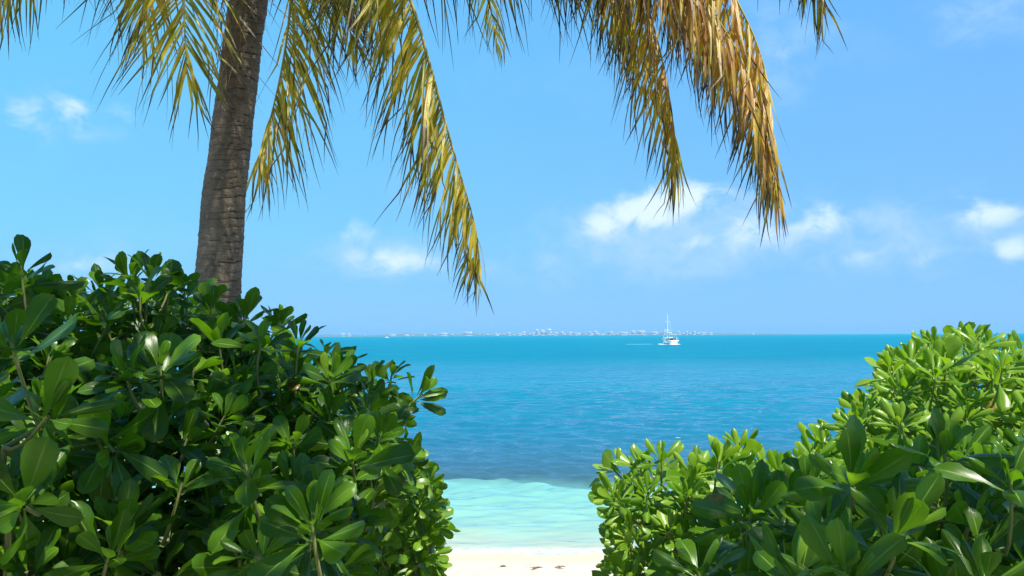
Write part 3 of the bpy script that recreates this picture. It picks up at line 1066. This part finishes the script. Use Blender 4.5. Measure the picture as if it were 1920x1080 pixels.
# ------------------------------------------------------------------ coconut palm
def frond_material():
    m, t = material('palm_leaflet')
    uv = t.node('ShaderNodeUVMap').outputs[0]
    u, v, _ = t.sep(uv)
    tint = t.node('ShaderNodeAttribute', attribute_name='tint').outputs['Fac']
    geo = t.node('ShaderNodeNewGeometry')
    n = t.noise(geo.outputs['Position'], 9, 4)
    n2_ = t.noise(geo.outputs['Position'], 60, 2)
    tv = t.math('ADD', tint, t.math('MULTIPLY', t.math('SUBTRACT', n, 0.5), 0.8))
    c = t.ramp(tv, [(0.0, (0.085, 0.105, 0.010)), (0.28, (0.25, 0.235, 0.014)), (0.5, (0.46, 0.37, 0.026)), (0.78, (0.46, 0.29, 0.06)), (1.0, (0.38, 0.20, 0.07))])
    c = t.mix(t.remap(n2_, 0.62, 0.75, 0, 0.5), c, (0.12, 0.07, 0.03, 1))
    tip = t.remap(t.math('ADD', v, t.math('MULTIPLY', t.math('SUBTRACT', n, 0.5), 0.6)), 0.48, 0.80)
    c = t.mix(tip, c, (0.040, 0.028, 0.022, 1))
    nrm = t.bump(t.math('SINE', t.math('MULTIPLY', u, 22)), 0.3, 0.001)
    b = principled(t, c, 0.36, 0.5, nrm)
    tr = t.node('ShaderNodeBsdfTranslucent')
    t.put(tr.inputs['Color'], t.mix(1.0, c, (1.7, 1.6, 0.6, 1), 'MULTIPLY'))
    mx = t.node('ShaderNodeMixShader')
    mx.inputs[0].default_value = 0.38
    t.l.new(b.outputs[0], mx.inputs[1])
    t.l.new(tr.outputs[0], mx.inputs[2])
    t.l.new(mx.outputs[0], t.out.inputs[0])
    return m


M_FROND = frond_material()
M_RACHIS = plain('palm_rachis', (0.34, 0.29, 0.06), 0.45, 0.4, 0.3, 6)


def trunk_material():
    m, t = material('ringed_palm_bark')
    geo = t.node('ShaderNodeNewGeometry')
    pos = geo.outputs['Position']
    uv = t.node('ShaderNodeUVMap').outputs[0]
    u, v, _ = t.sep(uv)
    att = t.node('ShaderNodeAttribute', attribute_name='tint').outputs['Fac']
    n = t.noise(pos, 7, 5, 0.6)
    fib = t.noise(t.vec(t.math('MULTIPLY', u, 70), t.math('MULTIPLY', v, 24)), 1.0, 5, 0.65)
    c = t.mix(n, (0.078, 0.060, 0.043, 1), (0.215, 0.178, 0.135, 1))
    c = t.mix(t.remap(fib, 0.45, 0.75, 0, 0.6), c, (0.24, 0.20, 0.15, 1))
    c = t.mix(t.remap(att, 0.25, 0.9, 0, 0.85), c, (0.030, 0.020, 0.013, 1))
    stri = t.noise(t.vec(t.math('MULTIPLY', u, 5), t.math('MULTIPLY', v, 95)), 1.0, 5, 0.7)
    c = t.mix(t.remap(stri, 0.50, 0.66, 0, 0.75), c, (0.040, 0.028, 0.018, 1))
    c = t.mix(t.remap(stri, 0.42, 0.30, 0, 0.6), c, (0.26, 0.21, 0.15, 1))
    lich = t.noise(pos, 17, 3, 0.6)
    c = t.mix(t.remap(lich, 0.68, 0.74, 0, 0.55), c, (0.38, 0.35, 0.30, 1))
    nrm = t.bump(t.math('SUBTRACT', t.math('ADD', t.math('MULTIPLY', fib, 0.7), t.noise(pos, 40, 4)), t.math('MULTIPLY', stri, 1.2)), 0.8, 0.010)
    b = principled(t, c, 0.85, 0.25, nrm)
    t.l.new(b.outputs[0], t.out.inputs[0])
    return m


M_TRUNK = trunk_material()
PD = 5.0
g0 = P(408, 627, PD)
TRUNK_PTS = [(P(404, 900, PD)[0] - 0.05, 5.05, float(sand_z(5.05)) - 0.15), tuple(P(406, 700, PD)), tuple(P(409, 540, PD)), tuple(P(420, 375, PD)), tuple(P(436, 240, PD)), tuple(P(452, 105, PD)),
             tuple(P(467, 0, PD)), tuple(P(492, -200, PD)), tuple(P(512, -430, PD)), tuple(P(526, -660, PD))]
CROWN = np.array(TRUNK_PTS[-1])
palm = thing('coconut_palm', 'tall coconut palm with ringed brown trunk and yellowing drooping fronds behind the left hedge', 'palm tree', TRUNK_PTS[0])
PALM0 = np.array(TRUNK_PTS[0])


def palm_trunk():
    n = 640
    c = catmull(TRUNK_PTS, n)
    L = np.concatenate([[0], np.cumsum(np.linalg.norm(np.diff(c, axis=0), axis=1))])
    r = np.random.default_rng(12)
    rings = [0.0]
    while rings[-1] < L[-1]:
        rings.append(rings[-1] + r.uniform(0.018, 0.070))
    rings = np.array(rings)
    seg = 64
    th = np.linspace(0, 2 * np.pi, seg, endpoint=False)
    base = np.interp(L, [0, 0.5, 1.5, 3.2, 4.2, 6.8], [0.205, 0.168, 0.150, 0.140, 0.116, 0.105])
    v = np.zeros((n, seg, 3))
    tint = np.zeros((n, seg))
    for j, a in enumerate(th):
        wob = 0.014 * np.sin(a + L * 0.9) + 0.006 * np.sin(2 * a + L * 3.3 + 1) + 0.003 * np.sin(3 * a - L * 8) + 0.0015 * np.sin(9 * a + L * 19)
        s = L + wob * 1.6
        k = np.clip(np.searchsorted(rings, s, 'right') - 1, 0, len(rings) - 2)
        f = (s - rings[k]) / (rings[k + 1] - rings[k])
        jit = np.sin(k * 12.9898) * 43758.5453 % 1.0
        prof = 0.0065 * (0.3 + jit) * np.clip(1 - f * 1.15, 0, 1) ** 0.8 - 0.006 * np.exp(-((f - 0.95) / 0.07) ** 2)
        part = 0.55 + 0.45 * np.sin(a * (1 + (k % 3)) + k * 2.1)
        rr = base + prof * (0.5 + 0.5 * part) + 0.004 * np.sin(a * 2 + L * 3.1) + 0.0025 * np.sin(a * 5 + L * 11)
        tint[:, j] = np.exp(-((f - 0.93) / 0.14) ** 2) * (0.45 + 0.55 * part)
        v[:, j] = c + rr[:, None] * np.array((math.cos(a), math.sin(a), 0.0))[None, :]
    i = np.arange(n - 1)[:, None] * seg
    jj = np.arange(seg)[None, :]
    q = np.stack([i + jj, i + (jj + 1) % seg, i + seg + (jj + 1) % seg, i + seg + jj], -1).reshape(-1, 4)
    uvs = np.stack([np.tile(np.sin(th), n) * 0.5 + 0.5, np.repeat(L, seg)], -1)
    o = obj('trunk', np_mesh('trunk', v.reshape(-1, 3) - PALM0, q, uvs, tint.ravel(), M_TRUNK), palm)
    # dry fibres hanging on the upper trunk
    fb = Join()
    rr = random.Random(3)
    for k in range(46):
        top = rr.uniform(-60, 110)
        x = rr.uniform(408, 460) - 0.08 * top
        a = P(x, top, PD - 0.155)
        ln = rr.uniform(0.12, 0.42)
        pts = [a + np.array((rr.gauss(0, .012) - 0.02 * q_, -0.012 + rr.gauss(0, .006), -ln * q_)) for q_ in (0, .25, .5, .75, 1)]
        vv, qq, _ = tube(pts, [.003, .003, .0025, .002, .001], 4)
        fb.add(vv - PALM0, qq)
    obj('fibre', fb.mesh('fibre', plain('dry_palm_fibre', (0.22, 0.15, 0.08), 0.9, 0.1, 0.3, 20)), palm)


palm_trunk()

LEAFLETS = []     # (frond index, verts, uv, tint)
FRONDS = []


def frond(ctrl, nref, leaf_len, tint, seed, droop=1.0, spacing=0.030, start=0.12, sides=(1, 1), wide=1.0, hang=None, spread=0.4):
    """ctrl: rachis points from the crown outward; nref: which way its upper face looks"""
    r = random.Random(seed)
    n = 70
    c = catmull(ctrl, n)
    tan = np.gradient(c, axis=0)
    tan /= np.linalg.norm(tan, axis=1)[:, None]
    L = np.concatenate([[0], np.cumsum(np.linalg.norm(np.diff(c, axis=0), axis=1))])
    tot = L[-1]
    rad = np.interp(L / tot, [0, 0.08, 0.25, 0.7, 1.0], [0.045, 0.028, 0.020, 0.009, 0.003])
    v, q, vv = tube(c, rad, 7)
    fi = len(FRONDS)
    o = obj('frond', np_mesh('frond', v - PALM0, q, mat=M_RACHIS), palm)
    FRONDS.append(o)
    s = start * tot
    nref = unit(nref)
    T = np.linspace(0, 1, 7)
    while s < tot * 0.998:
        f = s / tot
        p = np.array([np.interp(s, L, c[:, k]) for k in range(3)])
        t = unit([np.interp(s, L, tan[:, k]) for k in range(3)])
        sd_ = unit(np.cross(t, nref))
        nn = np.cross(sd_, t)
        for k, sg in enumerate((-1, 1)):
            if r.random() > sides[k]:
                continue
            ln = leaf_len * 1.28 * np.interp(f, [0, 0.2, 0.45, 0.8, 1.0], [0.55, 0.9, 1.0, 0.78, 0.42]) * r.uniform(.68, 1.12)
            a = math.radians(np.interp(f, [0, 0.6, 0.9, 1.0], [66, 56, 38, 14]) + r.gauss(0, 6))
            if hang is None:
                d = unit(t * math.cos(a) + sd_ * sg * math.sin(a) + nn * r.gauss(0.05, .10))
            else:                                     # an old frond lying over: both rows of leaflets fall to its lower side
                hp = np.array(hang) - t * np.dot(hang, t)
                hp = unit(hp) if np.linalg.norm(hp) > 0.08 else sd_
                bb = np.cross(t, hp)
                d = unit(t * math.cos(a) + hp * math.sin(a) + bb * sg * spread * r.uniform(.2, 1.5) + np.array((r.gauss(0, .17), r.gauss(0, .17), r.gauss(0, .08))))
            pts = [p]
            dirs = [d]
            gk = droop * r.uniform(.65, 1.5) * 0.28
            wig = np.array((r.gauss(0, .05), r.gauss(0, .05), 0))
            for i in range(6):
                d = unit(d + np.array((0, 0, -gk)) + wig * (0.3 + i * 0.25))
                if i in (2, 3, 4) and r.random() < 0.13:
                    d = unit(d + np.array((r.gauss(0, .4), r.gauss(0, .4), -0.3)))
                pts.append(pts[-1] + d * ln / 6)
                dirs.append(d)
            w_ = 0.0098 * wide * r.uniform(.7, 1.2)
            wp = [0.5, 1.0, 0.95, 0.76, 0.52, 0.28, 0.05]
            wref = unit(t * 0.8 + nn * 0.5 * r.gauss(0.4, .5) + np.array((r.gauss(0, .35), r.gauss(0, .35), 0)))
            verts = []
            for i in range(7):
                dd = dirs[i]
                wv = wref - dd * np.dot(wref, dd)
                wv = unit(wv) if np.linalg.norm(wv) > 0.05 else unit(np.cross(dd, (0.3, 0.8, 0.1)))
                nv = np.cross(dd, wv)
                ww = w_ * wp[i]
                verts += [pts[i] - wv * ww + nv * ww * 0.45, pts[i], pts[i] + wv * ww + nv * ww * 0.45]
            uv = np.array([(u, tt) for tt in T for u in (-1, 0, 1)])
            LEAFLETS.append((fi, np.array(verts), uv, min(1, max(0, tint + r.gauss(0, .13) + 0.22 * (f - 0.5)))))
        s += spacing * r.uniform(.75, 1.3) * (1.0 if f > 0.25 else 1.4)
    return o


C0 = CROWN


def arch(px_pts, lift, start_dir):
    """rachis from the crown through its rise to the part of it that hangs into view"""
    first = P(*px_pts[0])
    c = C0 + np.array(start_dir) * 0.25
    mid1 = C0 * 0.72 + first * 0.28 + np.array((0, 0, lift))
    mid2 = C0 * 0.34 + first * 0.66 + np.array((0, 0, lift * 0.95))
    return [c, mid1, mid2] + [P(*p) for p in px_pts]


FR = [
    # hanging into view: rachis in view, lift, facing, leaflet length, tint, droop, which way the leaflets fall
    ([(150, -210, 5.2), (70, -120, 5.2), (0, -60, 5.2), (-90, 20, 5.2)], .7, (0, -.6, .6), .72, .40, 0.8, (.1, -.1, -1)),
    ([(338, -190, 4.6), (342, -90, 4.5), (345, 20, 4.5), (350, 140, 4.5)], .3, (0, -1, .3), .92, .32, 0.5, None),
    ([(318, -210, 4.9), (300, -110, 4.9), (283, -20, 4.9), (268, 60, 4.9)], .4, (0, -1, .3), .72, .42, 0.7, None),
    ([(548, -140, 4.7), (545, 0, 4.7), (530, 120, 4.7), (505, 230, 4.7), (482, 310, 4.7)], .3, (-.6, -.7, .3), .84, .42, 0.7, (.75, -.1, -.5)),
    ([(585, -150, 4.9), (620, -50, 4.9), (650, 40, 4.9), (668, 90, 4.9)], .3, (0, -.8, .5), .60, .50, 0.8, None),
    ([(690, -150, 4.5), (765, -10, 4.5), (803, 110, 4.5), (838, 240, 4.5), (870, 350, 4.5), (891, 425, 4.5), (900, 495, 4.5)], .5, (.8, -.5, .4), .72, .32, 0.75, (-.55, -.1, -.6)),
    ([(625, -190, 4.9), (680, -90, 4.9), (715, -10, 4.9), (735, 50, 4.9)], .5, (0, -.9, .4), .62, .56, 0.9, (-.3, -.1, -.9)),
    ([(700, -250, 4.9), (850, -185, 4.9), (1000, -165, 4.9), (1150, -150, 4.9), (1290, -120, 4.9)], .6, (.2, -.3, .9), .86, .26, 0.8, (-.25, -.1, -1)),
    ([(1000, -320, 4.4), (1110, -190, 4.4), (1195, -40, 4.4), (1243, 120, 4.4), (1264, 250, 4.4), (1269, 310, 4.4)], 1.1, (.7, -.6, .4), .72, .55, 0.8, (-.45, -.1, -.8)),
    ([(1110, -260, 4.2), (1240, -120, 4.2), (1325, 5, 4.2), (1388, 107, 4.2), (1420, 191, 4.2), (1436, 255, 4.2), (1444, 310, 4.2)], 1.2, (.6, -.7, .4), .76, .70, 0.8, (-.6, -.1, -.7)),
    ([(1170, -300, 4.3), (1310, -130, 4.3), (1378, -5, 4.3), (1416, 75, 4.3), (1440, 160, 4.3), (1450, 260, 4.3), (1459, 350, 4.3)], 1.3, (.8, -.5, .4), .74, .64, 0.8, (-.55, -.1, -.7)),
    ([(1180, -330, 4.7), (1330, -230, 4.7), (1430, -160, 4.7), (1510, -80, 4.7), (1545, 10, 4.7)], 1.2, (.3, -.4, .8), .66, .22, 0.9, (-.15, -.1, -1)),
    ([(960, -330, 4.6), (1050, -200, 4.6), (1120, -90, 4.6), (1170, 20, 4.6), (1195, 90, 4.6)], .9, (.4, -.6, .6), .74, .45, 0.8, (-.45, -.1, -.9)),
    ([(1020, -300, 4.5), (1150, -190, 4.5), (1250, -80, 4.5), (1310, 20, 4.5)], .9, (.4, -.6, .6), .76, .62, 0.8, (-.45, -.1, -.9)),
    ([(1130, -270, 4.6), (1240, -150, 4.6), (1310, -50, 4.6), (1350, 60, 4.6), (1368, 130, 4.6)], .9, (.4, -.6, .6), .80, .55, 0.9, (-.4, -.1, -.9)),
]
for i, (pp, lift, nref, ll, ti, dr, hg) in enumerate(FR):
    a = P(*pp[0]) - C0
    frond(arch(pp, lift, unit(a * (1, 1, 0) + (0, 0, 0.9))), nref, ll, ti, 500 + i, dr, start=0.10, spacing=0.025, hang=hg)
# the rest of the crown above the frame
rr_ = random.Random(77)
for i in range(15):
    a = i * 2.39996 + rr_.uniform(-.2, .2)
    el_ = rr_.uniform(0.15, 1.25)
    d = np.array((math.cos(a) * math.cos(el_), math.sin(a) * math.cos(el_), math.sin(el_)))
    L_ = rr_.uniform(3.6, 4.6)
    hz = unit(d * (1, 1, 0) + (1e-3, 0, 0))
    pts = [C0 + d * 0.2, C0 + d * L_ * 0.3, C0 + d * L_ * 0.55 + hz * 0.1 * L_ - np.array((0, 0, 0.05 * L_)), C0 + d * L_ * 0.72 + hz * 0.22 * L_ - np.array((0, 0, 0.20 * L_)),
           C0 + d * L_ * 0.8 + hz * 0.30 * L_ - np.array((0, 0, 0.42 * L_))]
    frond(pts, (hz[0] * .2, hz[1] * .2, 1), .78, 0.22 + rr_.uniform(0, .25), 700 + i, 0.9, spacing=0.055, wide=1.35)
# low fronds on the sunny side of the crown, still above the frame: they dapple the trunk
for i, (da, e0, L_) in enumerate(((-20, .22, 3.2), (8, .12, 3.0), (38, .3, 3.3))):
    a = SUN_AZ + math.radians(da)
    hz = np.array((math.sin(a), math.cos(a), 0.0))
    d = hz * math.cos(e0) + np.array((0, 0, math.sin(e0)))
    pts = [C0 + d * 0.2, C0 + d * L_ * 0.3, C0 + d * L_ * 0.55 - np.array((0, 0, 0.06 * L_)), C0 + d * L_ * 0.78 - np.array((0, 0, 0.18 * L_)), C0 + d * L_ * 0.95 - np.array((0, 0, 0.36 * L_))]
    frond(pts, (hz[0] * .2, hz[1] * .2, 1), .62, 0.3, 800 + i, 0.9, spacing=0.045, wide=1.3)
print('leaflets', len(LEAFLETS))

# ------------------------------------------------------------------ which leaves and leaflets show most
W_, H_ = 240, 135


def visibility():
    ids, pxs, pys, ds = [], [], [], []
    k = 0
    for s in SHRUBS:
        for (b, rot, tpl, ti) in s.leaves:
            x, y, d = project(SAMP[tpl] @ rot.T + b)
            pxs.append(x); pys.append(y); ds.append(d); ids.append(np.full(len(x), k))
            k += 1
    f = np.linspace(0, 1, 4)[:, None, None]
    for (fi, v, uv, ti) in LEAFLETS:
        g = v.reshape(7, 3, 3)
        m = np.concatenate([(g[:-1][None] * (1 - q) + g[1:][None] * q).reshape(-1, 3) for q in (0, .25, .5, .75)])
        x, y, d = project(m)
        pxs.append(x); pys.append(y); ds.append(d); ids.append(np.full(len(x), k))
        k += 1
    ids, pxs, pys, ds = map(np.concatenate, (ids, pxs, pys, ds))
    ok = (pxs >= 0) & (pxs < 1920) & (pys >= 0) & (pys < 1080) & (ds > 0.1)
    ids, pxs, pys, ds = ids[ok], pxs[ok], pys[ok], ds[ok]
    cell = (pys / 1080 * H_).astype(int) * W_ + (pxs / 1920 * W_).astype(int)
    order = np.lexsort((ds, cell))
    first = np.unique(cell[order], return_index=True)[1]
    near = np.full(W_ * H_, 1e9)
    near[cell[order][first]] = ds[order][first]
    vis = ds <= near[cell] + 0.012
    pair = np.unique(np.stack([ids[vis], cell[vis]], 1), axis=0)
    return np.bincount(pair[:, 0], minlength=k)


VIS = visibility()
MAXP = 300

k0 = 0
for s in SHRUBS:
    root = thing(s.name, s.label, 'shrub', tuple(s.root), s.group)
    n = len(s.leaves)
    vis = VIS[k0:k0 + n]
    k0 += n
    top = set(int(i) for i in np.argsort(-vis, kind='stable')[:MAXP] if vis[i] > 0)
    jn = Join()
    for i, (b, rot, tpl, ti) in enumerate(s.leaves):
        if i in top:
            o = bpy.data.objects.new('leaf', TEMPL_ME[tpl])
            COL.objects.link(o)
            o.parent = root
            M4 = Matrix(rot.tolist()).to_4x4()
            M4.translation = Vector((b - s.root).tolist())
            o.matrix_basis = M4
            o.color = (ti, ti, ti, 1)
        else:
            jn.add(TEMPL[tpl][0] @ rot.T + (b - s.root), LQ, TEMPL[tpl][1], ti)
    if jn.n:
        o = obj('foliage', jn.mesh('foliage', M_LEAF), root)
        o.color = (0, 0, 0, 1)
        o['kind'] = 'stuff'
    j = s.stems()
    j.v = [v - s.root for v in j.v]
    obj('stem', j.mesh('stem', M_STEM), root)

vis = VIS[k0:]
top = set(int(i) for i in np.argsort(-vis, kind='stable')[:MAXP] if vis[i] > 0)
rest = {}
L_Q = grid_quads(7, 3)
for i, (fi, v, uv, ti) in enumerate(LEAFLETS):
    if i in top:
        me = np_mesh('leaflet', v - PALM0, L_Q, uv, np.full(len(v), ti), M_FROND)
        obj('leaflet', me, FRONDS[fi])
    else:
        rest.setdefault(fi, Join()).add(v - PALM0, L_Q, uv, ti)
for fi, j in rest.items():
    o = obj('leaflets', j.mesh('leaflets', M_FROND), FRONDS[fi])
    o['kind'] = 'stuff'


# ------------------------------------------------------------------ unseen tree, added to shade the near shrubs
def added_shade_tree():
    r = np.random.default_rng(9)
    base = np.array((2.7, -3.0, 2.2))
    t = thing('added_shade_tree', 'unseen broad leafy tree added behind the viewer to shade the near shrubs', 'tree', tuple(base))
    j = Join()
    trunk_pts = [base, base + (-.1, .1, 1.4), base + (-.4, .5, 3.0), base + (-.8, 1.0, 4.2)]
    v, q, _ = tube(catmull(trunk_pts, 16), np.linspace(.20, .11, 16), 10)
    obj('trunk', Join().add(v - base, q).mesh('trunk', M_WOOD), t)
    blobs = [((-0.3, 0.6, 6.9), (1.5, 1.3, .6), 780, .2), ((1.7, 0.3, 6.9), (1.15, .8, .5), 430, .2), ((.5, 2.1, 7.2), (.8, .8, .35), 170, .2), ((1.2, -1.6, 7.0), (2.2, 1.5, .9), 900, .24),
             ((3.4, -2.6, 6.8), (1.5, 1.5, .9), 800, .24), ((-1.6, -1.4, 6.8), (1.4, 1.5, .8), 700, .24), ((0.0, -5.2, 5.0), (4.5, 1.2, 2.4), 1500, .34), ((4.3, -3.2, 5.0), (1.2, 2.6, 2.2), 800, .34), ((-3.6, -3.4, 5.2), (1.2, 2.2, 2.0), 800, .34)]
    lv = Join()
    for c, s_, cnt_, sz_ in blobs:  # clumps placed to shade given shrubs; low rear ones block the sky behind
        c, s_ = np.array(c), np.array(s_)
        bp = catmull([trunk_pts[-1], (trunk_pts[-1] + c) / 2 + (0, 0, -.2), c], 8)
        v, q, _ = tube(bp, np.linspace(.09, .03, 8), 7)
        j.add(v - base, q)
        for k in range(cnt_):
            d = unit(r.standard_normal(3))
            p = c + d * s_ * r.uniform(.15, 1.0) ** 0.5
            k_ = int(r.integers(0, 10))
            rot = frame_from(unit(r.standard_normal(3) * (1, 1, .5)), (r.normal(0, .5), r.normal(0, .5), 1)) * sz_ * r.uniform(.75, 1.15)
            lv.add(TEMPL[k_][0] @ rot.T + p - base, LQ, TEMPL[k_][1], float(np.clip(r.normal(.4, .1), 0, .9)))
    obj('limbs', j.mesh('limbs', M_WOOD), t)
    o = obj('crown', lv.mesh('crown', M_LEAF), t)
    o.color = (0, 0, 0, 1)
    o['kind'] = 'stuff'


added_shade_tree()


# ------------------------------------------------------------------ sea haze over the far coast
def haze():
    m, t = material('sea_haze')
    pv = t.node('ShaderNodeVolumePrincipled')
    pv.inputs['Color'].default_value = (0.27, 0.62, 0.95, 1)
    pv.inputs['Density'].default_value = 0.00006
    pv.inputs['Anisotropy'].default_value = 0.0
    t.l.new(pv.outputs[0], t.out.inputs['Volume'])
    o = obj('haze', Join().box((0, 8100, 48), (42000, 17000, 106)).mesh('haze', m, False))
    tag(o, 'thin pale sea haze that fades the far coast', 'haze', kind='stuff')


haze()
